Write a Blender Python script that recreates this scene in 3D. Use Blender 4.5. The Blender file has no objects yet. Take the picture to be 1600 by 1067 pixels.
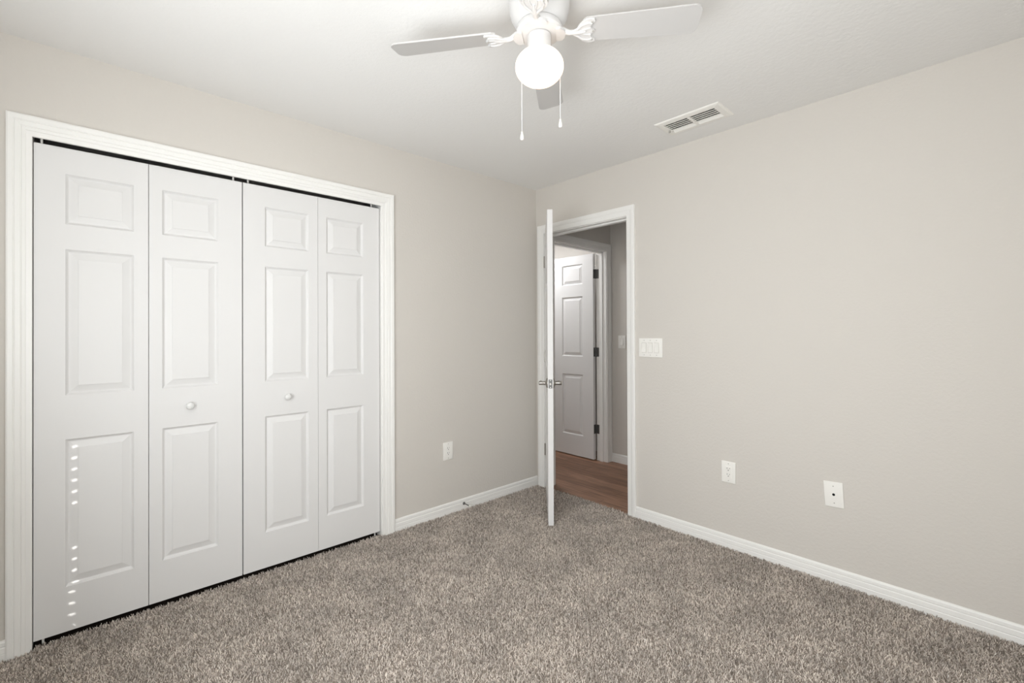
import bpy, bmesh, math, random
from mathutils import Vector, Matrix
import numpy as np

random.seed(7)
SC = bpy.context.scene
COL = SC.collection
PI = math.pi

# ------------------------------------------------------------------ camera
F_PX = 723.23
YAW, PITCH, ROLL = math.radians(46.9524), math.radians(0.27907), math.radians(-0.24206)
cam = bpy.data.cameras.new('camera')
cam.sensor_fit = 'HORIZONTAL'
cam.sensor_width = 36.0
cam.lens = 36.0 * F_PX / 1600.0
cam.shift_y = -17.82 / 1600.0
cam.clip_start = 0.02
cam_o = bpy.data.objects.new('camera', cam)
COL.objects.link(cam_o)
fw = Vector((-math.sin(YAW) * math.cos(PITCH), math.cos(YAW) * math.cos(PITCH), math.sin(PITCH)))
rt = Vector((math.cos(YAW), math.sin(YAW), 0))
up = rt.cross(fw)
rt2 = rt * math.cos(ROLL) + up * math.sin(ROLL)
up2 = -rt * math.sin(ROLL) + up * math.cos(ROLL)
M = Matrix((rt2, up2, -fw)).transposed().to_4x4()
M.translation = Vector((2.66124, -2.76315, 1.26507))
cam_o.matrix_world = M
SC.camera = cam_o

# ------------------------------------------------------------------ view, world, sun, window light
SC.view_settings.view_transform = 'Standard'
SC.view_settings.look = 'None'
SC.view_settings.gamma = 1.0
SC.view_settings.exposure = 0.0
SC.view_settings.use_curve_mapping = False
SC.cycles.max_bounces = 12
SC.cycles.diffuse_bounces = 8
SC.cycles.use_denoising = True
SC.cycles.sample_clamp_indirect = 6.0

world = bpy.data.worlds.new('world')
SC.world = world
world.use_nodes = True
wn = world.node_tree
wn.nodes.clear()
wo = wn.nodes.new('ShaderNodeOutputWorld')
wb = wn.nodes.new('ShaderNodeBackground')
wb.inputs['Color'].default_value = (0.62, 0.78, 1.0, 1)
wb.inputs['Strength'].default_value = 0.6
wn.links.new(wb.outputs[0], wo.inputs[0])

def lamp(name, kind, loc, energy, color, direction=None, **kw):
    l = bpy.data.lights.new(name, kind)
    l.energy = energy
    l.color = color
    for k, v in kw.items():
        setattr(l, k, v)
    o = bpy.data.objects.new(name, l)
    COL.objects.link(o)
    o.location = loc
    if direction is not None:
        o.rotation_euler = Vector(direction).to_track_quat('-Z', 'Y').to_euler()
    return o

# daylight glowing through the lowered blind behind the camera; the side lamp is added fill
WIN_X0, WIN_X1, WIN_Z0, WIN_Z1 = 0.22, 2.90, 0.5242, 2.10      # window_1, in the wall behind the camera
W2_Y0, W2_Y1 = -3.05, -1.85                                  # fill_window, unseen, added in the right wall for fill light
lamp('window_daylight', 'AREA', (2.0, -3.165, 1.34), 70.0, (0.935, 0.972, 1.0), (0, 1, 0.27), shape='RECTANGLE', size=1.95, size_y=1.4)
lamp('side_fill', 'AREA', (3.085, -2.45, 1.40), 18.0, (0.935, 0.972, 1.0), (-1, 0, 0.0), shape='RECTANGLE', size=1.1, size_y=1.2)  # added fill light that evens out the closet doors
# sun that reaches the closet door only through the cord holes of the blind
SUN_DIR = Vector((-0.3685, 0.4400, -0.5000)).normalized()
lamp('sun', 'SUN', (2, -5, 4), 11.0, (1.0, 0.97, 0.92), SUN_DIR, angle=math.radians(0.53))
# ceiling light of the small room beyond the hall
lamp('far_room_lamp', 'AREA', (-0.85, 0.50, 2.40), 16.0, (0.95, 0.97, 1.0), (0, 0, -1), shape='DISK', size=0.35)

# ------------------------------------------------------------------ materials
def srgb(r, g, b):
    def f(c):
        c /= 255.0
        return c / 12.92 if c <= 0.04045 else ((c + 0.055) / 1.055) ** 2.4
    return (f(r), f(g), f(b), 1.0)

def mat(name, color, rough=0.5, metal=0.0, spec=0.5):
    m = bpy.data.materials.new(name)
    m.use_nodes = True
    b = m.node_tree.nodes['Principled BSDF']
    b.inputs['Base Color'].default_value = color
    b.inputs['Roughness'].default_value = rough
    b.inputs['Metallic'].default_value = metal
    b.inputs['Specular IOR Level'].default_value = spec
    return m

def nodes(m):
    nt = m.node_tree
    return nt, nt.nodes, nt.links, nt.nodes['Principled BSDF']

def add_bump(m, scale, strength, dist=0.002, detail=3.0, rough=0.55, stretch=(1, 1, 1), kind='noise'):
    nt, N, L, b = nodes(m)
    g = N.new('ShaderNodeNewGeometry')
    mp = N.new('ShaderNodeMapping')
    mp.inputs['Scale'].default_value = stretch
    L.new(g.outputs['Position'], mp.inputs['Vector'])
    if kind == 'noise':
        t = N.new('ShaderNodeTexNoise')
        t.inputs['Detail'].default_value = detail
        t.inputs['Roughness'].default_value = rough
        out = t.outputs['Fac']
    else:
        t = N.new('ShaderNodeTexVoronoi')
        t.feature = 'SMOOTH_F1'
        out = t.outputs['Distance']
    t.inputs['Scale'].default_value = scale
    L.new(mp.outputs[0], t.inputs['Vector'])
    bp = N.new('ShaderNodeBump')
    bp.inputs['Strength'].default_value = strength
    bp.inputs['Distance'].default_value = dist
    L.new(out, bp.inputs['Height'])
    L.new(bp.outputs[0], b.inputs['Normal'])
    return t

M_WALL = mat('wall_paint', srgb(208, 203.3, 196.8), 0.75, spec=0.3)
add_bump(M_WALL, 70, 0.55, 0.002, 2.0)
M_CEIL = mat('ceiling_paint', srgb(232, 231, 229), 0.85, spec=0.2)
add_bump(M_CEIL, 60, 0.35, 0.003, 3.0)
M_TRIM = mat('trim_paint', srgb(236, 235, 232), 0.38)
M_DOOR = mat('door_paint', srgb(221, 220, 219), 0.45, spec=0.3)
add_bump(M_DOOR, 30, 0.10, 0.001, 4.0, 0.6, (6, 6, 0.5))
M_PLATE = mat('white_plastic', srgb(238, 236, 231), 0.35)
M_KNOB = mat('white_ceramic', srgb(222, 222, 220), 0.3, spec=0.3)
M_FANW = mat('fan_white_enamel', srgb(208, 207, 206), 0.35)
M_BLADE = mat('fan_blade_white', srgb(192, 190, 188), 0.5)
M_NICKEL = mat('brushed_nickel', (0.42, 0.40, 0.37, 1), 0.32, 1.0)
M_STEEL = mat('dark_steel', (0.15, 0.15, 0.145, 1), 0.45, 0.6)
M_BLACK = mat('black_hole', (0.008, 0.008, 0.008, 1), 0.8, spec=0.1)
M_GREY = mat('screw_grey', srgb(170, 168, 162), 0.4)
M_RUBBER = mat('white_rubber', srgb(225, 223, 218), 0.6)
M_BACK = mat('carpet_backing', srgb(150, 140, 130), 1.0, spec=0.0)
M_BEZEL = mat('bezel_gap_shade', srgb(205, 202, 196), 0.4)  # greyed so the colour draws the shaded gap round each rocker
M_SHADE = mat('shade_dark', srgb(48, 42, 38), 1.0, spec=0.0)  # near-black puts the shade under the closet doors into the slab colour
M_BLIND = mat('blind_white', srgb(235, 233, 228), 0.5)

# globe: frosted glass with the lit bulb behind it
M_GLOBE = mat('lit_globe', (0.9, 0.88, 0.85, 1), 0.3)
_b = M_GLOBE.node_tree.nodes['Principled BSDF']
_b.inputs['Emission Color'].default_value = (1.0, 0.70, 0.46, 1)
_b.inputs['Emission Strength'].default_value = 1.5

# window glass
M_GLASS = bpy.data.materials.new('window_glass')
M_GLASS.use_nodes = True
_n = M_GLASS.node_tree.nodes
_l = M_GLASS.node_tree.links
_n.remove(_n['Principled BSDF'])
_t = _n.new('ShaderNodeBsdfTransparent'); _g = _n.new('ShaderNodeBsdfGlossy'); _x = _n.new('ShaderNodeMixShader')
_g.inputs['Roughness'].default_value = 0.02
_x.inputs[0].default_value = 0.06
_l.new(_t.outputs[0], _x.inputs[1]); _l.new(_g.outputs[0], _x.inputs[2])
_l.new(_x.outputs[0], _n['Material Output'].inputs['Surface'])

# plank floor of the hall: boards run along x
M_WOOD = mat('plank_floor', srgb(110, 82, 62), 0.42)
nt, N, L, b = nodes(M_WOOD)
g = N.new('ShaderNodeNewGeometry')
br = N.new('ShaderNodeTexBrick')
br.offset = 0.37
br.inputs['Color1'].default_value = srgb(160, 122, 97)
br.inputs['Color2'].default_value = srgb(124, 90, 69)
br.inputs['Mortar'].default_value = srgb(70, 48, 35)
br.inputs['Scale'].default_value = 1.0
br.inputs['Mortar Size'].default_value = 0.0012
br.inputs['Bias'].default_value = 0.0
br.inputs['Brick Width'].default_value = 0.92
br.inputs['Row Height'].default_value = 0.125
L.new(g.outputs['Position'], br.inputs['Vector'])
mp = N.new('ShaderNodeMapping'); mp.inputs['Scale'].default_value = (2.2, 26, 1)
L.new(g.outputs['Position'], mp.inputs['Vector'])
ns = N.new('ShaderNodeTexNoise'); ns.inputs['Scale'].default_value = 1.6; ns.inputs['Detail'].default_value = 6; ns.inputs['Roughness'].default_value = 0.65
L.new(mp.outputs[0], ns.inputs['Vector'])
rp = N.new('ShaderNodeValToRGB')
rp.color_ramp.elements[0].position = 0.34; rp.color_ramp.elements[0].color = (0.50, 0.46, 0.44, 1)
rp.color_ramp.elements[1].position = 0.68; rp.color_ramp.elements[1].color = (1.25, 1.22, 1.2, 1)
L.new(ns.outputs['Fac'], rp.inputs[0])
mx = N.new('ShaderNodeMix'); mx.data_type = 'RGBA'; mx.blend_type = 'MULTIPLY'; mx.inputs['Factor'].default_value = 1.0
L.new(br.outputs['Color'], mx.inputs['A']); L.new(rp.outputs[0], mx.inputs['B'])
L.new(mx.outputs['Result'], b.inputs['Base Color'])

# carpet yarn: tufts vary in beige grey, the darkest standing in for crevice shade
M_YARN = mat('carpet_yarn', srgb(178, 166, 155), 0.95, spec=0.1)
nt, N, L, b = nodes(M_YARN)
hi = N.new('ShaderNodeHairInfo')
rp = N.new('ShaderNodeValToRGB')
rp.color_ramp.elements[0].position = 0.0; rp.color_ramp.elements[0].color = srgb(128, 118, 109)
e_ = rp.color_ramp.elements.new(0.16); e_.color = srgb(180, 169, 159)
rp.color_ramp.elements[1].position = 1.0; rp.color_ramp.elements[1].color = srgb(246, 236, 226)
L.new(hi.outputs['Random'], rp.inputs[0])
g = N.new('ShaderNodeNewGeometry')
ns = N.new('ShaderNodeTexNoise'); ns.inputs['Scale'].default_value = 4.5; ns.inputs['Detail'].default_value = 4.0; ns.inputs['Roughness'].default_value = 0.6
L.new(g.outputs['Position'], ns.inputs['Vector'])
mr = N.new('ShaderNodeMapRange')
mr.inputs['From Min'].default_value = 0.35; mr.inputs['From Max'].default_value = 0.62
mr.inputs['To Min'].default_value = 0.82; mr.inputs['To Max'].default_value = 1.05
L.new(ns.outputs['Fac'], mr.inputs['Value'])
mx = N.new('ShaderNodeMix'); mx.data_type = 'RGBA'; mx.blend_type = 'MULTIPLY'; mx.inputs['Factor'].default_value = 1.0
L.new(rp.outputs[0], mx.inputs['A']); L.new(mr.outputs[0], mx.inputs['B'])
L.new(mx.outputs['Result'], b.inputs['Base Color'])

# ------------------------------------------------------------------ mesh helpers
class MB:
    def __init__(self):
        self.bm = bmesh.new()
    def box(self, x0, x1, y0, y1, z0, z1, bevel=0.0, seg=2):
        n0 = len(self.bm.verts)
        vs = [self.bm.verts.new((x, y, z)) for x in (x0, x1) for y in (y0, y1) for z in (z0, z1)]
        idx = [(0, 1, 3, 2), (4, 6, 7, 5), (0, 4, 5, 1), (2, 3, 7, 6), (0, 2, 6, 4), (1, 5, 7, 3)]
        fs = [self.bm.faces.new([vs[i] for i in f]) for f in idx]
        if bevel > 0:
            es = list({e for f in fs for e in f.edges})
            bmesh.ops.bevel(self.bm, geom=es, offset=bevel, segments=seg, affect='EDGES', profile=0.6)
        return self
    def quad(self, pts):
        self.bm.faces.new([self.bm.verts.new(p) for p in pts])
        return self
    def rings(self, rings, cap0=True, cap1=True, closed=True):
        vr = [[self.bm.verts.new(p) for p in r] for r in rings]
        n = len(vr[0])
        for a, c in zip(vr, vr[1:]):
            for i in range(n if closed else n - 1):
                j = (i + 1) % n
                self.bm.faces.new((a[i], a[j], c[j], c[i]))
        if cap0: self.bm.faces.new(list(reversed(vr[0])))
        if cap1: self.bm.faces.new(vr[-1])
        return self
    def lathe(self, prof, org=(0, 0, 0), axis=(0, 0, 1), n=32, cap0=True, cap1=True):
        ax = Vector(axis).normalized()
        q = Vector((0, 0, 1)).rotation_difference(ax)
        rs = []
        for r, h in prof:
            r = max(r, 1e-5)
            rs.append([Vector(org) + q @ Vector((r * math.cos(2 * PI * i / n), r * math.sin(2 * PI * i / n), h)) for i in range(n)])
        return self.rings(rs, cap0, cap1)
    def tube(self, pts, rad, n=8):
        pts = [Vector(p) for p in pts]
        if not isinstance(rad, (list, tuple)): rad = [rad] * len(pts)
        rs = []
        ref = None
        for i, p in enumerate(pts):
            d = (pts[min(i + 1, len(pts) - 1)] - pts[max(i - 1, 0)]).normalized()
            if ref is None:
                ref = d.orthogonal().normalized()
            ref = (ref - d * ref.dot(d)).normalized()
            s = d.cross(ref)
            rs.append([p + rad[i] * (ref * math.cos(2 * PI * k / n) + s * math.sin(2 * PI * k / n)) for k in range(n)])
        return self.rings(rs)
    def prism(self, outline, z0, z1, xf=None):
        """closed 2D outline (u, v) extruded from z0 to z1; xf maps (u, v, z) to a point"""
        xf = xf or (lambda u, v, z: (u, v, z))
        return self.rings([[xf(u, v, z0) for u, v in outline], [xf(u, v, z1) for u, v in outline]])
    def build(self, name, material, parent=None, smooth=None, kind=None):
        bmesh.ops.recalc_face_normals(self.bm, faces=self.bm.faces)
        me = bpy.data.meshes.new(name)
        self.bm.to_mesh(me)
        self.bm.free()
        mats = material if isinstance(material, (list, tuple)) else [material]
        for m in mats: me.materials.append(m)
        o = bpy.data.objects.new(name, me)
        COL.objects.link(o)
        if parent is not None: o.parent = parent
        if smooth is not None:
            me.polygons.foreach_set('use_smooth', [True] * len(me.polygons))
            if smooth < 180:
                me.set_sharp_from_angle(angle=math.radians(smooth))
        if kind: o['kind'] = kind
        return o

def empty(name, loc, rotz=0.0):
    o = bpy.data.objects.new(name, None)
    COL.objects.link(o)
    o.location = loc
    o.rotation_euler = (0, 0, rotz)
    o.empty_display_size = 0.1
    return o

def tag(o, label=None, cat=None, group=None, kind=None):
    if label: o['label'] = label
    if cat: o['category'] = cat
    if group: o['group'] = group
    if kind: o['kind'] = kind
    return o

def struct(o, label, cat):
    return tag(o, label, cat, None, 'structure')

def wall_with_holes(name, axis, c0, c1, a0, a1, z0, z1, holes, material):
    """slab between c0 and c1 on its thin axis, from a0 to a1, with rectangular holes (a, a, z, z)"""
    m = MB()
    As = sorted({a0, a1, *[h[0] for h in holes], *[h[1] for h in holes]})
    Zs = sorted({z0, z1, *[h[2] for h in holes], *[h[3] for h in holes]})
    bm = m.bm
    cache = {}
    def V(c, a, z):
        k = (c, a, z)
        if k not in cache:
            cache[k] = bm.verts.new((c, a, z) if axis == 'x' else (a, c, z))
        return cache[k]
    def solid(i, j):
        if not (0 <= i < len(As) - 1 and 0 <= j < len(Zs) - 1): return False
        am, zm = (As[i] + As[i + 1]) / 2, (Zs[j] + Zs[j + 1]) / 2
        return not any(h[0] < am < h[1] and h[2] < zm < h[3] for h in holes)
    for i in range(len(As) - 1):
        for j in range(len(Zs) - 1):
            if not solid(i, j): continue
            p, q, r, s = As[i], As[i + 1], Zs[j], Zs[j + 1]
            for c in (c0, c1):
                bm.faces.new((V(c, p, r), V(c, q, r), V(c, q, s), V(c, p, s)))
            if not solid(i - 1, j): bm.faces.new((V(c0, p, r), V(c1, p, r), V(c1, p, s), V(c0, p, s)))
            if not solid(i + 1, j): bm.faces.new((V(c0, q, r), V(c1, q, r), V(c1, q, s), V(c0, q, s)))
            if not solid(i, j - 1): bm.faces.new((V(c0, p, r), V(c1, p, r), V(c1, q, r), V(c0, q, r)))
            if not solid(i, j + 1): bm.faces.new((V(c0, p, s), V(c1, p, s), V(c1, q, s), V(c0, q, s)))
    return m.build(name, material, kind='structure')

# ------------------------------------------------------------------ room shell
H = 2.44
RX, RY = 3.12, -3.20          # right wall, wall behind the camera
T = 0.115                     # wall thickness
CL_Y0, CL_Y1, CL_Z = -2.905, -1.388, 2.105      # closet opening
DR_X0, DR_X1, DR_Z = 0.080, 0.886, 2.074        # bedroom door rough opening
HL_Y0, HL_Y1, HL_Z = 0.130, 0.990, 2.062        # hall door rough opening
HY = 1.05                     # end wall of the hall

struct(wall_with_holes('wall_left', 'x', -T, 0.0, RY - T, HY, -0.02, H,
       [(CL_Y0, CL_Y1, -0.02, CL_Z), (HL_Y0, HL_Y1, -0.02, HL_Z)], M_WALL),
       'greige textured wall with the white closet doors in it', 'wall')
struct(wall_with_holes('wall_back', 'y', 0.0, T, 0.0, RX, -0.02, H, [(DR_X0, DR_X1, -0.02, DR_Z)], M_WALL),
       'greige wall with the open doorway and the triple light switch', 'wall')
struct(wall_with_holes('wall_right', 'x', RX, RX + T, RY - T, HY + T, -0.02, H, [(W2_Y0, W2_Y1, WIN_Z0, WIN_Z1)], M_WALL), 'plain greige wall on the right side of the bedroom', 'wall')
struct(wall_with_holes('wall_front', 'y', RY - T, RY, 0.0, RX, -0.02, H, [(WIN_X0, WIN_X1, WIN_Z0, WIN_Z1)], M_WALL),
       'greige wall with the window, behind the camera', 'wall')
struct(MB().box(-T, RX, HY, HY + T, -0.02, H).build('wall_hall', M_WALL), 'shaded greige wall at the far side of the hall', 'wall')
VX, VY, VW, VD = 1.479, -0.279, 0.142, 0.066
mc = MB()
for x0, x1, y0, y1 in ((-2.3, VX - VW, RY - T, 1.6), (VX + VW, RX + T, RY - T, 1.6), (VX - VW, VX + VW, RY - T, VY - VD), (VX - VW, VX + VW, VY + VD, 1.6)):
    mc.box(x0, x1, y0, y1, H, H + 0.1)
struct(mc.build('ceiling', M_CEIL), 'white lightly textured ceiling', 'ceiling')
struct(MB().box(-0.75, RX, RY - T, 0.012, -0.12, 0.0).build('floor', M_SHADE), 'floor slab under the bedroom carpet', 'floor')
struct(MB().box(-2.3, RX, 0.012, 1.55, -0.12, 0.0).build('floor_hall', M_WOOD), 'brown wood plank floor of the hall', 'floor')
# closet box behind the bifold doors, small room beyond the hall door
struct(MB().box(-0.75, -0.70, RY - T, 0.0, -0.02, H).box(-0.70, -T, RY - T, RY - 0.02, -0.02, H).build('wall_closet', M_WALL),
       'dark inside wall of the closet behind the bifold doors', 'wall')
struct(MB().box(-2.3, -T, 1.25, 1.6, -0.02, H).box(-T - 0.02, -T, HY, 1.25, -0.02, H).box(-2.3, -T, -0.03, 0.06, -0.02, H).box(-2.3, -2.2, 0.06, 1.5, -0.02, H)
       .build('wall_far_room', M_WALL), 'pale lit wall of the room seen above the hall door', 'wall')

# ------------------------------------------------------------------ trim
CASING = [(0.0, 0.0), (0.0, 0.0085), (0.03, 0.0105), (0.24, 0.0110), (0.27, 0.0135), (0.40, 0.0150), (0.43, 0.0128),
          (0.47, 0.0150), (0.66, 0.0165), (0.70, 0.0145), (0.75, 0.0175), (0.93, 0.0185), (1.0, 0.0165), (1.0, 0.0)]
FLATCASE = [(0.0, 0.0), (0.0, 0.0085), (0.04, 0.0105), (0.50, 0.0125), (0.56, 0.0150), (0.72, 0.0165), (0.94, 0.0165), (1.0, 0.0145), (1.0, 0.0)]

def casing(m, prof, a0, a1, zt, w0, w1, wh, z0, xf):
    """mitred U of moulding; a0, a1, zt inner edges, w widths; xf(a, t, z) to world, t the thickness off the wall"""
    rings = [[xf(a0 - u * w0, t, z0) for u, t in prof], [xf(a0 - u * w0, t, zt + u * wh) for u, t in prof],
             [xf(a1 + u * w1, t, zt + u * wh) for u, t in prof], [xf(a1 + u * w1, t, z0) for u, t in prof]]
    m.rings(rings)

# closet casing and jamb
m = MB()
casing(m, CASING, -2.9015, -1.3885, 2.0555, 0.0715, 0.0795, 0.0795, 0.004, lambda a, t, z: (t, a, z))
o = m.build('trim_1', M_TRIM)
struct(o, 'white moulded casing around the closet doors', 'trim')
MB().box(-T, 0.0, CL_Y0, -2.9015, 0.0, CL_Z).box(-T, 0.0, -1.3915, CL_Y1, 0.0, CL_Z).box(-T, 0.0, -2.9015, -1.3915, 2.097, CL_Z).build('jamb', M_TRIM, o)
MB().box(-0.045, -0.022, -2.90, -1.393, 2.080, 2.097).build('track', M_STEEL, o)

# bedroom door casing and jamb
m = MB()
casing(m, FLATCASE, 0.093, 0.871, 2.0635, 0.066, 0.0635, 0.0695, 0.004, lambda a, t, z: (a, -t, z))
o = m.build('trim_2', M_TRIM)
struct(o, 'white moulded casing around the open bedroom doorway', 'trim')
JL, JR, JZ = 0.098, 0.866, 2.0585
(MB().box(DR_X0, JL, 0.0, T, 0.0, DR_Z).box(JR, DR_X1, 0.0, T, 0.0, DR_Z).box(JL, JR, 0.0, T, JZ, DR_Z)
 .box(JL, JL + 0.011, 0.038, 0.072, 0.0, JZ).box(JR - 0.011, JR, 0.038, 0.072, 0.0, JZ).box(JL, JR, 0.038, 0.072, JZ - 0.011, JZ)
 .build('jamb', M_TRIM, o))
MB().box(JR - 0.0015, JR, 0.006, 0.032, 0.900, 0.957).build('strike_plate', M_NICKEL, o)
m = MB(); casing(m, FLATCASE, 0.093, 0.871, 2.0635, 0.066, 0.0635, 0.0695, 0.004, lambda a, t, z: (a, T + t, z))
m.build('hall_side_casing', M_TRIM, o)

# hall door casing and jamb (opening in the same wall, hall side)
HJ0, HJ1, HJZ = 0.148, 0.973, 2.046
m = MB()
casing(m, FLATCASE, 0.143, 0.978, 2.052, 0.026, 0.068, 0.068, 0.0, lambda a, t, z: (t, a, z))
o = m.build('trim_3', M_TRIM)
struct(o, 'white casing around the door across the hall', 'trim')
(MB().box(-T, 0.0, HL_Y0, HJ0, 0.0, HL_Z).box(-T, 0.0, HJ1, HL_Y1, 0.0, HL_Z).box(-T, 0.0, HJ0, HJ1, HJZ, HL_Z)
 .box(-0.072, -0.038, HJ1 - 0.011, HJ1, 0.0, HJZ).box(-0.072, -0.038, HJ0, HJ0 + 0.011, 0.0, HJZ).box(-0.072, -0.038, HJ0, HJ1, HJZ - 0.011, HJZ)
 .build('jamb', M_TRIM, o))

# baseboards
BASE = [(0.0, 0.0), (0.0125, 0.0), (0.0125, 0.030), (0.0112, 0.033), (0.0122, 0.036), (0.0112, 0.054), (0.0085, 0.058), (0.0095, 0.062),
        (0.0085, 0.074), (0.0055, 0.080), (0.0025, 0.0825), (0.0, 0.0825)]
def baseboard(name, p0, p1, nrm, label, z=0.0, k=1.0):
    p0, p1, nv = Vector(p0), Vector(p1), Vector(nrm)
    f = lambda p: [Vector((p.x, p.y, 0)) + nv * t + Vector((0, 0, z + h * k)) for t, h in BASE]
    o = MB().rings([f(p0), f(p1)]).build(name, M_TRIM)
    return struct(o, label, 'baseboard')
baseboard('baseboard_left', (0, -1.309, 0), (0, -0.0005, 0), (1, 0, 0), 'white moulded baseboard between the closet and the room corner')
baseboard('baseboard_left_front', (0, RY, 0), (0, -2.973, 0), (1, 0, 0), 'white baseboard stub left of the closet casing')
baseboard('baseboard_back', (0.9345, 0, 0), (RX, 0, 0), (0, -1, 0), 'white moulded baseboard under the wall plates')
baseboard('baseboard_right', (RX, 0, 0), (RX, RY, 0), (-1, 0, 0), 'white baseboard of the right wall')
baseboard('baseboard_front', (RX, RY, 0), (0, RY, 0), (0, 1, 0), 'white baseboard of the window wall behind the camera')
baseboard('baseboard_hall', (0.0, HY, 0), (RX, HY, 0), (0, -1, 0), 'white baseboard at the far side of the hall', 0.0, 1.0)

# ------------------------------------------------------------------ panel doors
PROF = [(0.0, 0.0), (0.0010, -0.0016), (0.0080, -0.0098), (0.0115, -0.0112), (0.0150, -0.0104), (0.0385, -0.0034), (0.0392, -0.0012), (0.0415, -0.0010)]
def panel_leaf(m, u0, u1, z0, z1, t, panels, xf, both=True):
    """slab in (u, depth, z) with moulded panels; depth 0 the front face, t the back; xf maps to a point"""
    us = sorted({u0, u1, *[p[0] for p in panels], *[p[1] for p in panels]})
    zs = sorted({z0, z1, *[p[2] for p in panels], *[p[3] for p in panels]})
    bm = m.bm
    for side in (0, 1) if both else (0,):
        d0, s = (0.0, 1) if side == 0 else (t, -1)
        cache = {}
        def V(u, z, dep=0.0):
            k = (round(u, 6), round(z, 6), round(dep, 6))
            if k not in cache: cache[k] = bm.verts.new(xf(u, d0 - s * dep, z))
            return cache[k]
        for i in range(len(us) - 1):
            for j in range(len(zs) - 1):
                um, zm = (us[i] + us[i + 1]) / 2, (zs[j] + zs[j + 1]) / 2
                if any(p[0] < um < p[1] and p[2] < zm < p[3] for p in panels): continue
                bm.faces.new((V(us[i], zs[j]), V(us[i + 1], zs[j]), V(us[i + 1], zs[j + 1]), V(us[i], zs[j + 1])))
        for a, c, e, f in panels:
            R_ = [[V(a + o, e + o, d), V(c - o, e + o, d), V(c - o, f - o, d), V(a + o, f - o, d)] for o, d in PROF]
            for r1, r2 in zip(R_, R_[1:]):
                for k in range(4):
                    bm.faces.new((r1[k], r1[(k + 1) % 4], r2[(k + 1) % 4], r2[k]))
            bm.faces.new(R_[-1])
    if not both:
        m.quad([xf(u0, t, z0), xf(u1, t, z0), xf(u1, t, z1), xf(u0, t, z1)])
    for a, c in (((u0, z0), (u1, z0)), ((u1, z0), (u1, z1)), ((u1, z1), (u0, z1)), ((u0, z1), (u0, z0))):
        m.quad([xf(a[0], 0, a[1]), xf(c[0], 0, c[1]), xf(c[0], t, c[1]), xf(a[0], t, a[1])])
    bmesh.ops.remove_doubles(bm, verts=bm.verts, dist=1e-5)

PZ = [(0.2155, 0.827), (1.011, 1.619), (1.7245, 1.933)]
LEAF_X = -0.015
LZ0, LZ1 = 0.0305, 2.041
def bifold(name, label, leaves, knob_leaf, knob_y):
    root = empty(name, (LEAF_X - 0.0175, (leaves[0][0] + leaves[-1][1]) / 2, 0.0305))
    struct(root, label, 'closet door')
    off = root.location
    for i, (y0, y1, p0, p1, pins) in enumerate(leaves):
        m = MB()
        panel_leaf(m, y0, y1, LZ0, LZ1, 0.033, [(p0, p1, a, c) for a, c in PZ], lambda u, d, z: (LEAF_X - d - off.x, u - off.y, z - off.z), both=False)
        lf = m.build('leaf', M_DOOR, root)
        for py, top in pins:
            z0, z1 = (LZ1, 2.080) if top else (0.004, LZ0)
            MB().lathe([(0.0042, z0), (0.0042, z1)], (-0.0145 - LEAF_X - 0.02 - 0.004 + 0.021, py - off.y, -off.z), n=10).build('pivot_pin', M_PLATE, lf, smooth=40)
        if i == knob_leaf:
            pr = [(0.0, -0.001), (0.0105, -0.001), (0.0105, 0.0015), (0.0085, 0.004), (0.0075, 0.010), (0.0085, 0.013), (0.013, 0.0165),
                  (0.0165, 0.0215), (0.0172, 0.0255), (0.0160, 0.030), (0.0120, 0.0335), (0.006, 0.0352), (0.0, 0.0356)]
            MB().lathe(pr, (LEAF_X - off.x, knob_y - off.y, 0.922 - off.z), (1, 0, 0), 28, False, False).build('knob', M_KNOB, lf, smooth=180)
    return root
bifold('door_2', 'white bifold closet door farther from the room corner', [
    (-2.8990, -2.5342, -2.8065, -2.5850, [(-2.877, True), (-2.872, False)]),
    (-2.5318, -2.1552, -2.4830, -2.2610, [(-2.190, True)])], 1, -2.379)
bifold('door_3', 'white bifold closet door nearer the room corner', [
    (-2.1500, -1.7732, -2.0475, -1.8235, [(-2.123, True)]),
    (-1.7716, -1.3965, -1.7240, -1.5010, [(-1.439, True), (-1.420, False)])], 0, -1.941)

# bedroom door, opened 46 degrees into the room
def lever(parent, u, z, d, sgn):
    """rosette and neck standing off a face at depth d (along sgn*y), lever pointing back towards the hinge"""
    prof = [(0.0, 0.0), (0.0325, 0.0), (0.0325, 0.004), (0.029, 0.008), (0.017, 0.0115), (0.0125, 0.016), (0.0115, 0.030), (0.0125, 0.034), (0.0125, 0.054), (0.010, 0.058), (0.0, 0.059)]
    m = MB().lathe(prof, (u, d, z), (0, sgn, 0), 28, False, False)
    m.tube([(u + 0.004, d + sgn * 0.046, z), (u - 0.03, d + sgn * 0.046, z), (u - 0.08, d + sgn * 0.045, z), (u - 0.112, d + sgn * 0.043, z)], [0.0105, 0.0105, 0.009, 0.007], 14)
    return m.build('handle', M_NICKEL, parent, smooth=40)

def hinge(parent, x, y, z, material, leaf_boxes):
    m = MB()
    m.lathe([(0.0, -0.047), (0.004, -0.047), (0.0062, -0.045), (0.0062, 0.045), (0.004, 0.047), (0.0, 0.047)], (x, y, z), n=14, cap0=False, cap1=False)
    for (a0, a1, b0, b1) in leaf_boxes:
        m.box(a0, a1, b0, b1, z - 0.0445, z + 0.0445)
    return m.build('hinge', material, parent, smooth=40)

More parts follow.
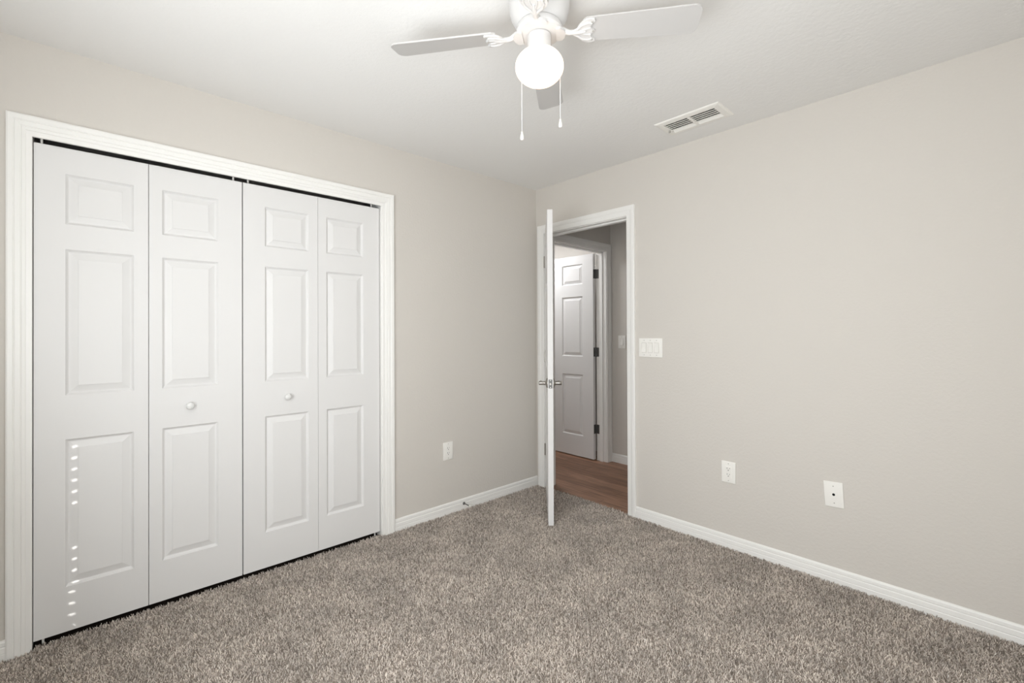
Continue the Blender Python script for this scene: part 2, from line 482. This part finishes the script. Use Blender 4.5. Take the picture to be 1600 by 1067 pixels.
PINX, PINY = 0.0985, -0.0065
d1 = empty('door_1', (PINX, PINY, 0.018), math.radians(-46.0))
struct(d1, 'white panelled bedroom door standing half open, seen on its edge', 'door')
DW = 0.764
z0, z1 = 0.0, 2.041
cols = [(0.118, 0.345), (0.430, 0.655)]
pan = [(a, c, e - 0.018, f - 0.018) for a, c in cols for e, f in PZ]
m = MB()
# local: u along the leaf, y 0.004 the room face, +y towards the hall face
panel_leaf(m, 0.003, DW, z0, z1, 0.035, pan, lambda u, d, z: (u, 0.004 + d, z))
lf = m.build('leaf', M_DOOR, d1)
lever(lf, DW - 0.060, 0.912, 0.004, -1)
lever(lf, DW - 0.060, 0.912, 0.039, 1)
MB().box(DW - 0.001, DW + 0.0016, 0.0095, 0.0335, 0.884, 0.941, 0.0008).build('latch_plate', M_STEEL, lf)
MB().box(DW + 0.001, DW + 0.009, 0.015, 0.027, 0.9045, 0.920, 0.002).build('latch_bolt', M_NICKEL, lf)
m = MB()
for zz in (0.890, 0.935):
    m.lathe([(0.0, 0.0), (0.0032, 0.0), (0.0026, 0.0008), (0.0, 0.0009)], (DW + 0.0014, 0.0215, zz), (1, 0, 0), 12, False, False)
m.build('latch_screw', M_PLATE, lf)
for zz in (1.816, 1.050, 0.300):
    hinge(d1, 0.0, -0.001, zz, M_NICKEL, [(0.0, 0.0045, 0.002, 0.034)])

# hall door, opened into the far room
hd = empty('door_4', (-0.1205, 0.9695, 0.010), math.radians(180.0))
struct(hd, 'white six panel door standing open across the hall', 'door')
# local u runs to world -x, local +y to world -y
cols = [(0.134, 0.404), (0.520, 0.760)]
pan = [(a, c, e, f) for a, c in cols for e, f in [(0.208, 0.825), (1.008, 1.616), (1.738, 1.942)]]
m = MB()
panel_leaf(m, 0.004, 0.870, 0.0, 2.030, 0.035, pan, lambda u, d, z: (u, 0.037 - d, z))
lf = m.build('leaf', M_DOOR, hd)
for zz in (1.829, 1.057, 0.297):
    hinge(hd, -0.001, 0.001, zz, M_STEEL, [(0.0005, 0.0045, 0.003, 0.034), (-0.036, -0.001, -0.004, -0.0008)])

# ------------------------------------------------------------------ windows out of the frame
def window(name, loc, rotz, w, h, label, rail, hole_x=None):
    """frame, pane and closed blind; local x along the wall, +y into the room"""
    wn_ = empty(name, loc, rotz)
    struct(wn_, label, 'window')
    yf = -0.045
    fr = MB()
    for x0, x1, zz0, zz1 in ((-w / 2, -w / 2 + 0.04, 0, h), (w / 2 - 0.04, w / 2, 0, h), (-w / 2 + 0.04, w / 2 - 0.04, 0, 0.035), (-w / 2 + 0.04, w / 2 - 0.04, h - 0.04, h),
                             (-w / 2 + 0.04, w / 2 - 0.04, rail - 0.015, rail + 0.015)):
        fr.box(x0, x1, yf - 0.02, yf + 0.02, zz0, zz1)
    fr.build('frame', M_TRIM, wn_)
    MB().box(-w / 2 + 0.03, w / 2 - 0.03, yf - 0.002, yf + 0.002, 0.03, h - 0.03).build('glass_pane', M_GLASS, wn_)
    bl = MB()
    SP, k, zz = 0.0471, 0, 0.0
    while zz < h - 0.001:
        zt = min(zz + SP, h)
        if hole_x is None or k in (8, 9, 10) or k > 16 or zt - zz < 0.04:
            bl.box(-w / 2, w / 2, 0.030, 0.0325, zz, zt)
        else:
            # slanted cord slot, so that the low sun draws a level dash
            g0, n_, wst = hole_x, 6, 0.017 / 6
            bl.box(-w / 2, g0, 0.030, 0.0315, zz, zt).box(g0 + n_ * wst, w / 2, 0.030, 0.0315, zz, zt)
            for q in range(n_):
                zc = zz + SP / 2 + (q - (n_ - 1) / 2) * wst * 1.357
                bl.box(g0 + q * wst, g0 + (q + 1) * wst, 0.030, 0.0315, zz, zc - 0.0040).box(g0 + q * wst, g0 + (q + 1) * wst, 0.030, 0.0315, zc + 0.0040, zt)
        zz = zt
        k += 1
    bl.build('blind', M_BLIND, wn_)
w1c = (WIN_X0 + WIN_X1) / 2
window('window_1', (w1c, RY - T / 2, WIN_Z0), 0.0, WIN_X1 - WIN_X0, WIN_Z1 - WIN_Z0, 'bedroom window with a lowered white blind, behind the camera', 0.532, 0.345 - w1c)
window('fill_window', (RX + T / 2, (W2_Y0 + W2_Y1) / 2, WIN_Z0), math.radians(90), W2_Y1 - W2_Y0, WIN_Z1 - WIN_Z0, 'added unseen window with a lowered white blind, in the right wall, for fill light', 0.675)

# ------------------------------------------------------------------ ceiling fan
FX, FY = 1.5586, -1.5976
fan = empty('ceiling_fan', (FX, FY, H))
tag(fan, 'white four blade hugger ceiling fan with lit round globe', 'ceiling fan')
MB().lathe([(0.0, 0.0), (0.098, 0.0), (0.103, -0.006), (0.105, -0.030), (0.104, -0.060), (0.098, -0.084), (0.086, -0.104), (0.074, -0.113), (0.0, -0.113)], n=48, cap0=False, cap1=False).build('motor_housing', M_FANW, fan, smooth=35)
m = MB().lathe([(0.0, -0.113), (0.060, -0.113), (0.076, -0.116), (0.080, -0.124), (0.080, -0.136), (0.074, -0.143), (0.052, -0.146), (0.0, -0.146)], n=48, cap0=False, cap1=False)
m.build('rotor_ring', M_FANW, fan, smooth=35)
MB().lathe([(0.0, -0.146), (0.036, -0.146), (0.041, -0.150), (0.041, -0.186), (0.0425, -0.190), (0.0425, -0.200), (0.036, -0.204), (0.0, -0.204)], n=40, cap0=False, cap1=False).build('switch_housing', M_FANW, fan, smooth=35)
# globe: flattened ball with a short neck
gz, ga, gb = -0.2555, 0.084, 0.0625
pr = [(0.0, gz - gb)]
for i in range(1, 19):
    t = -PI / 2 + (PI * 0.80) * i / 18
    pr.append((ga * math.cos(t), gz + gb * math.sin(t)))
pr += [(0.0415, -0.1985), (0.0405, -0.196), (0.0, -0.196)]
MB().lathe(pr, n=48, cap0=False, cap1=False).build('globe', M_GLOBE, fan, smooth=180)

PITCHB = math.radians(12)
def blade_pt(th, r, s, dz):
    """r along the blade, s across it (counter-clockwise positive), dz above its plane"""
    d = Vector((math.cos(th), math.sin(th), 0)); t = Vector((-math.sin(th), math.cos(th), 0))
    return d * r + t * (s * math.cos(PITCHB) + dz * math.sin(PITCHB)) + Vector((0, 0, -0.140 - s * math.sin(PITCHB) + dz * math.cos(PITCHB)))
def rounded(r0, r1, w0, w1, c, n=5):
    """blade outline from root r0 to tip r1 with rounded tip corners of radius c"""
    pts = [(r0, -w0 * 0.80), (r0 + 0.012, -w0)]
    for k_ in range(n + 1):
        a = -PI / 2 + PI / 2 * k_ / n
        pts.append((r1 - c + c * math.cos(a), -w1 + c + c * math.sin(a)))
    for k_ in range(n + 1):
        a = PI / 2 * k_ / n
        pts.append((r1 - c + c * math.cos(a), w1 - c + c * math.sin(a)))
    pts += [(r0 + 0.012, w0), (r0, w0 * 0.80)]
    return pts
BT = [math.radians(a) for a in (39.1, 127.5, 216.7, 307.5)]
for th in BT:
    out = rounded(0.150, 0.5337, 0.047, 0.056, 0.028)
    b_ = MB().prism(out, 0.0, 0.0055, lambda u, v, z: blade_pt(th, u, v, z))
    bo = b_.build('blade', M_BLADE, fan, smooth=30)
    # cast iron arm: neck from the rotor, scroll plate with a scalloped outer edge under the blade root
    m = MB()
    sc = [(0.128, -0.010), (0.138, -0.028), (0.152, -0.041), (0.172, -0.047), (0.188, -0.045), (0.191, -0.038), (0.181, -0.028), (0.174, -0.017),
          (0.181, -0.008), (0.190, 0.0), (0.181, 0.008), (0.174, 0.017), (0.181, 0.028), (0.191, 0.038), (0.188, 0.045), (0.172, 0.047), (0.152, 0.041), (0.138, 0.028), (0.128, 0.010)]
    m.prism(sc, -0.0075, -0.0005, lambda u, v, z: blade_pt(th, u, v, z))
    m.tube([blade_pt(th, 0.062, 0.0, 0.008), blade_pt(th, 0.082, 0.0, 0.004), blade_pt(th, 0.104, 0.0, -0.006), blade_pt(th, 0.136, 0.0, -0.007), blade_pt(th, 0.158, 0.0, -0.007)],
           [0.013, 0.011, 0.0085, 0.008, 0.005], 12)
    for sg in (-1, 1):   # curled ribs of the scroll
        m.tube([blade_pt(th, 0.112, sg * 0.003, -0.008), blade_pt(th, 0.130, sg * 0.013, -0.009), blade_pt(th, 0.146, sg * 0.028, -0.009), blade_pt(th, 0.166, sg * 0.034, -0.0085), blade_pt(th, 0.180, sg * 0.030, -0.008)],
               [0.004, 0.0045, 0.0045, 0.004, 0.003], 8)
        m.tube([blade_pt(th, 0.140, sg * 0.004, -0.0085), blade_pt(th, 0.160, sg * 0.011, -0.0085), blade_pt(th, 0.176, sg * 0.013, -0.008)], [0.003, 0.0035, 0.002], 8)
    # mounting foot curled against the rotor
    fo = [(0.058, -0.030), (0.072, -0.034), (0.084, -0.024), (0.090, -0.008), (0.090, 0.008), (0.084, 0.024), (0.072, 0.034), (0.058, 0.030)]
    d = Vector((math.cos(th), math.sin(th), 0)); tt = Vector((-math.sin(th), math.cos(th), 0))
    m.prism(fo, -0.150, -0.142, lambda u, v, z: d * u + tt * v + Vector((0, 0, z)))
    ir = m.build('blade_iron', M_FANW, fan, smooth=40)
    for (u, v) in ((0.180, -0.036), (0.180, 0.036), (0.183, 0.0)):
        s_ = MB()
        p = blade_pt(th, u, v, -0.0078)
        s_.lathe([(0.0, -0.0012), (0.003, -0.001), (0.0036, 0.0), (0.0036, 0.001)], p, (0, 0, 1), 10, False, False)
        s_.build('screw', M_GREY, ir)

def chain(lat, dep, zend, start_ang, fobscale=1.0):
    """pull chain from the switch housing over the globe, hanging at (lat, dep) in camera-right / away axes"""
    rx, ry = 0.6826, 0.7308
    ax, ay = -0.7308, 0.6826
    hx, hy = rx * lat + ax * dep, ry * lat + ay * dep
    L_ = math.hypot(hx, hy)
    ux, uy = hx / L_, hy / L_
    zs = H
    pts = [(ux * 0.040, uy * 0.040, -0.172), (ux * 0.050, uy * 0.050, -0.178), (ux * 0.074, uy * 0.074, -0.214), (ux * (L_ - 0.003), uy * (L_ - 0.003), -0.238), (hx, hy, -0.262), (hx, hy, zend - zs + 0.028)]
    c = MB().tube(pts, 0.0016, 8).build('pull_chain', M_FANW, fan, smooth=180)
    MB().lathe([(0.0, 0.030), (0.0028, 0.030), (0.0040, 0.024), (0.0062, 0.010), (0.0066, 0.004), (0.0050, 0.0), (0.0, -0.0005)], (hx, hy, zend - zs), n=14, cap0=False, cap1=False).build('fob', M_PLATE, c, smooth=180)
chain(-0.060, 0.064, 1.958, 0)
chain(0.0765, 0.045, 1.995, 0)

# ------------------------------------------------------------------ ceiling vent
vt = empty('ceiling_vent', (1.479, -0.279, H))
tag(vt, 'white louvered air vent register on the ceiling near the doorway', 'vent')
w, d_ = 0.182, 0.102
iw, idp = 0.142, 0.066
m = MB()
prof = [(0.0, 0.0), (0.003, -0.004), (0.010, -0.0065), (0.034, -0.0090), (0.038, -0.0085), (0.038, 0.0)]
rings = []
for o_, h in prof:
    k1 = o_ / 0.038
    x_, y_ = w - (w - iw) * k1, d_ - (d_ - idp) * k1
    rings.append([(-x_, -y_, h), (x_, -y_, h), (x_, y_, h), (-x_, y_, h)])
m.rings(rings, False, False)
m.build('frame', M_PLATE, vt)
m = MB()
nl = 6
for i in range(nl):
    yc = -idp + (i + 0.5) * (2 * idp / nl)
    a = math.radians(11) if i < 5 else math.radians(-30)      # two-way register
    hw = 0.0068 if i < 5 else 0.0095
    for sx in (-1, 1):
        xa, xb = (0.006 * sx, (iw + 0.001) * sx)
        p = []
        for s1, tt in ((-1, -0.0007), (1, -0.0007), (1, 0.0007), (-1, 0.0007)):
            p.append((yc + s1 * hw * math.cos(a) - tt * math.sin(a), -0.0035 + s1 * hw * math.sin(a) + tt * math.cos(a)))
        m.rings([[(xa, y_, z_) for y_, z_ in p], [(xb, y_, z_) for y_, z_ in p]])
m.build('louvers', M_PLATE, vt)
MB().box(-0.007, 0.007, -idp - 0.002, idp + 0.002, -0.0085, -0.001).build('center_bar', M_PLATE, vt)
(MB().box(-iw - 0.002, iw + 0.002, -idp - 0.002, idp + 0.002, 0.098, 0.10).box(-iw - 0.002, iw + 0.002, -idp - 0.002, -idp, 0.0, 0.098).box(-iw - 0.002, iw + 0.002, idp, idp + 0.002, 0.0, 0.098)
 .box(-iw - 0.002, -iw, -idp, idp, 0.0, 0.098).box(iw, iw + 0.002, -idp, idp, 0.0, 0.098).build('duct', M_SHADE, vt))
MB().box(-iw - 0.012, -iw - 0.002, 0.016, 0.020, -0.022, -0.007).build('damper_lever', M_GREY, vt)

# ------------------------------------------------------------------ wall plates
def wall_plate(parent, w, h, th=0.0065):
    return MB().box(-w / 2, w / 2, -th, 0.0, -h / 2, h / 2, 0.003, 3).build('plate', M_PLATE, parent, smooth=50)

def screw(parent, x, z, y):
    m = MB().lathe([(0.0, 0.0012), (0.0022, 0.001), (0.003, 0.0), (0.003, -0.001)], (x, y, z), (0, -1, 0), 12, False, False)
    return m.build('screw', M_GREY, parent)

def rocker(parent, x, z, tilt):
    m = MB()
    m.box(x - 0.0172, x + 0.0172, -0.0082, -0.005, z - 0.0338, z + 0.0338, 0.0008)
    m.build('bezel', M_BEZEL, parent)
    w2, h2 = 0.0148, 0.0312
    a, c = (0.0125, 0.0085) if tilt > 0 else (0.0085, 0.0135)
    m = MB()
    out = [(-0.005, z + h2), (-a, z + h2), (-0.0088, z), (-c, z - h2), (-0.005, z - h2)]
    m.rings([[(x - w2, y, zz) for y, zz in out], [(x + w2, y, zz) for y, zz in out]])
    return m.build('rocker', M_PLATE, parent)

def switch(name, loc, rot, gangs, w, h, tilts, label):
    r = empty(name, loc, rot)
    tag(r, label, 'light switch', 'white light switches')
    wall_plate(r, w, h)
    for i in range(gangs):
        x = (i - (gangs - 1) / 2) * 0.046
        rocker(r, x, 0.0, tilts[i])
        for s in (-1, 1):
            screw(r, x, s * 0.0485, -0.0063)
    return r
switch('light_switch', (1.0482, 0.0, 1.1595), 0.0, 3, 0.1715, 0.1255, (-1, 1, 1), 'white triple rocker light switch beside the open doorway')
switch('light_switch', (0.1305, HY, 1.168), 0.0, 1, 0.082, 0.125, (-1,), 'white single rocker light switch on the hall wall')

def outlet(loc, rot, label, w=0.080, h=0.1225):
    r = empty('power_outlet', loc, rot)
    tag(r, label, 'power outlet', 'white power outlets')
    wall_plate(r, w, h)
    rc = MB().box(-0.0168, 0.0168, -0.0080, -0.005, -0.0335, 0.0335, 0.0012).build('receptacle', M_PLATE, r)
    m = MB()
    for zc in (0.0175, -0.0165):
        m.box(-0.0078, -0.0056, -0.0083, -0.0075, zc, zc + 0.0085)
        m.box(0.0058, 0.0078, -0.0083, -0.0075, zc + 0.001, zc + 0.0075)
        m.lathe([(0.0, 0.0), (0.0027, 0.0), (0.0027, 0.0008), (0.0, 0.0008)], (0.0, -0.0075, zc - 0.0065), (0, -1, 0), 12, False, False)
    m.build('slots', M_BLACK, rc)
    for s in (-1, 1):
        screw(r, 0, s * 0.0485, -0.0063)
    return r
outlet((0.0, -0.8930, 0.4440), math.radians(90), 'white power outlet above the baseboard between closet and room corner')
outlet((1.5480, 0.0, 0.4470), 0.0, 'white power outlet on the wall right of the doorway, below the switch')

cx_ = empty('coax_plate', (2.0620, 0.0, 0.4465))
cx_.rotation_euler = (0, math.radians(-3.2), 0)
tag(cx_, 'blank white cable plate with one small black jack, hung slightly crooked', 'wall plate')
wall_plate(cx_, 0.0815, 0.1255)
jk = MB().lathe([(0.0, 0.0), (0.0062, 0.0), (0.0062, 0.0016), (0.0050, 0.0018), (0.0, 0.0018)], (0, -0.006, 0), (0, -1, 0), 18, False, False).build('jack', M_BLACK, cx_)
for s in (-1, 1):
    screw(cx_, 0, s * 0.0415, -0.0063)

# door stop on the baseboard
ds = empty('door_stop', (0.0118, -0.7640, 0.0500))
tag(ds, 'small steel door stop with white tip screwed to the baseboard', 'door stop')
MB().lathe([(0.0, 0.0), (0.0105, 0.0), (0.0105, 0.003), (0.0085, 0.0055), (0.0045, 0.0075), (0.0, 0.0078)], n=20, axis=(1, 0, 0), cap0=False, cap1=False).build('base', M_STEEL, ds, smooth=40)
MB().tube([(0.005, 0, 0), (0.030, 0.001, -0.001), (0.062, 0.002, -0.003)], 0.0036, 12).build('rod', M_STEEL, ds, smooth=60)
MB().lathe([(0.0, 0.0), (0.0055, 0.0), (0.0072, 0.002), (0.0072, 0.012), (0.0055, 0.0145), (0.0, 0.015)], (0.060, 0.002, -0.0028), (1, 0.03, -0.04), 16, False, False).build('rubber_tip', M_RUBBER, ds, smooth=40)

# ------------------------------------------------------------------ carpet
rng = random.Random(3)
m = MB()
bm = m.bm
edge = [(0.099 + (0.865 - 0.099) * i / 24, 0.012 + 0.004 * math.sin(i * 1.3) + 0.003 * math.sin(i * 2.9)) for i in range(25)]
nx, ny = 16, 16
def grid(x0, x1, y0, y1, nx, ny):
    vs = [[bm.verts.new((x0 + (x1 - x0) * i / nx, y0 + (y1 - y0) * j / ny, 0.0015)) for j in range(ny + 1)] for i in range(nx + 1)]
    for i in range(nx):
        for j in range(ny):
            bm.faces.new((vs[i][j], vs[i + 1][j], vs[i + 1][j + 1], vs[i][j + 1]))
grid(0.0, RX, RY, 0.0, 32, 32)
grid(-0.019, 0.0, -2.90, -1.393, 2, 16)
vs = [(bm.verts.new((x, 0.0, 0.0015)), bm.verts.new((x, y, 0.0015))) for x, y in edge]
for (a, b_), (c, d) in zip(vs, vs[1:]):
    bm.faces.new((a, c, d, b_))
cp = m.build('carpet', [M_BACK, M_YARN])
tag(cp, 'beige grey cut pile carpet covering the bedroom floor', 'carpet', None, 'stuff')
md = cp.modifiers.new('pile', 'PARTICLE_SYSTEM')
ps = cp.particle_systems[0]
st = ps.settings
st.type = 'HAIR'
st.count = 480000
st.hair_step = 3
st.render_step = 3
st.display_step = 2
st.display_percentage = 1
st.use_advanced_hair = True

st.normal_factor = 0.0023
st.factor_random = 0.0022
st.emit_from = 'FACE'
st.use_emit_random = True
st.distribution = 'RAND'
st.material = 2
st.radius_scale = 1.0
st.root_radius = 0.0024
st.tip_radius = 0.0020
st.shape = 0.0
st.use_close_tip = True
st.length_random = 0.25
ps.seed = 5
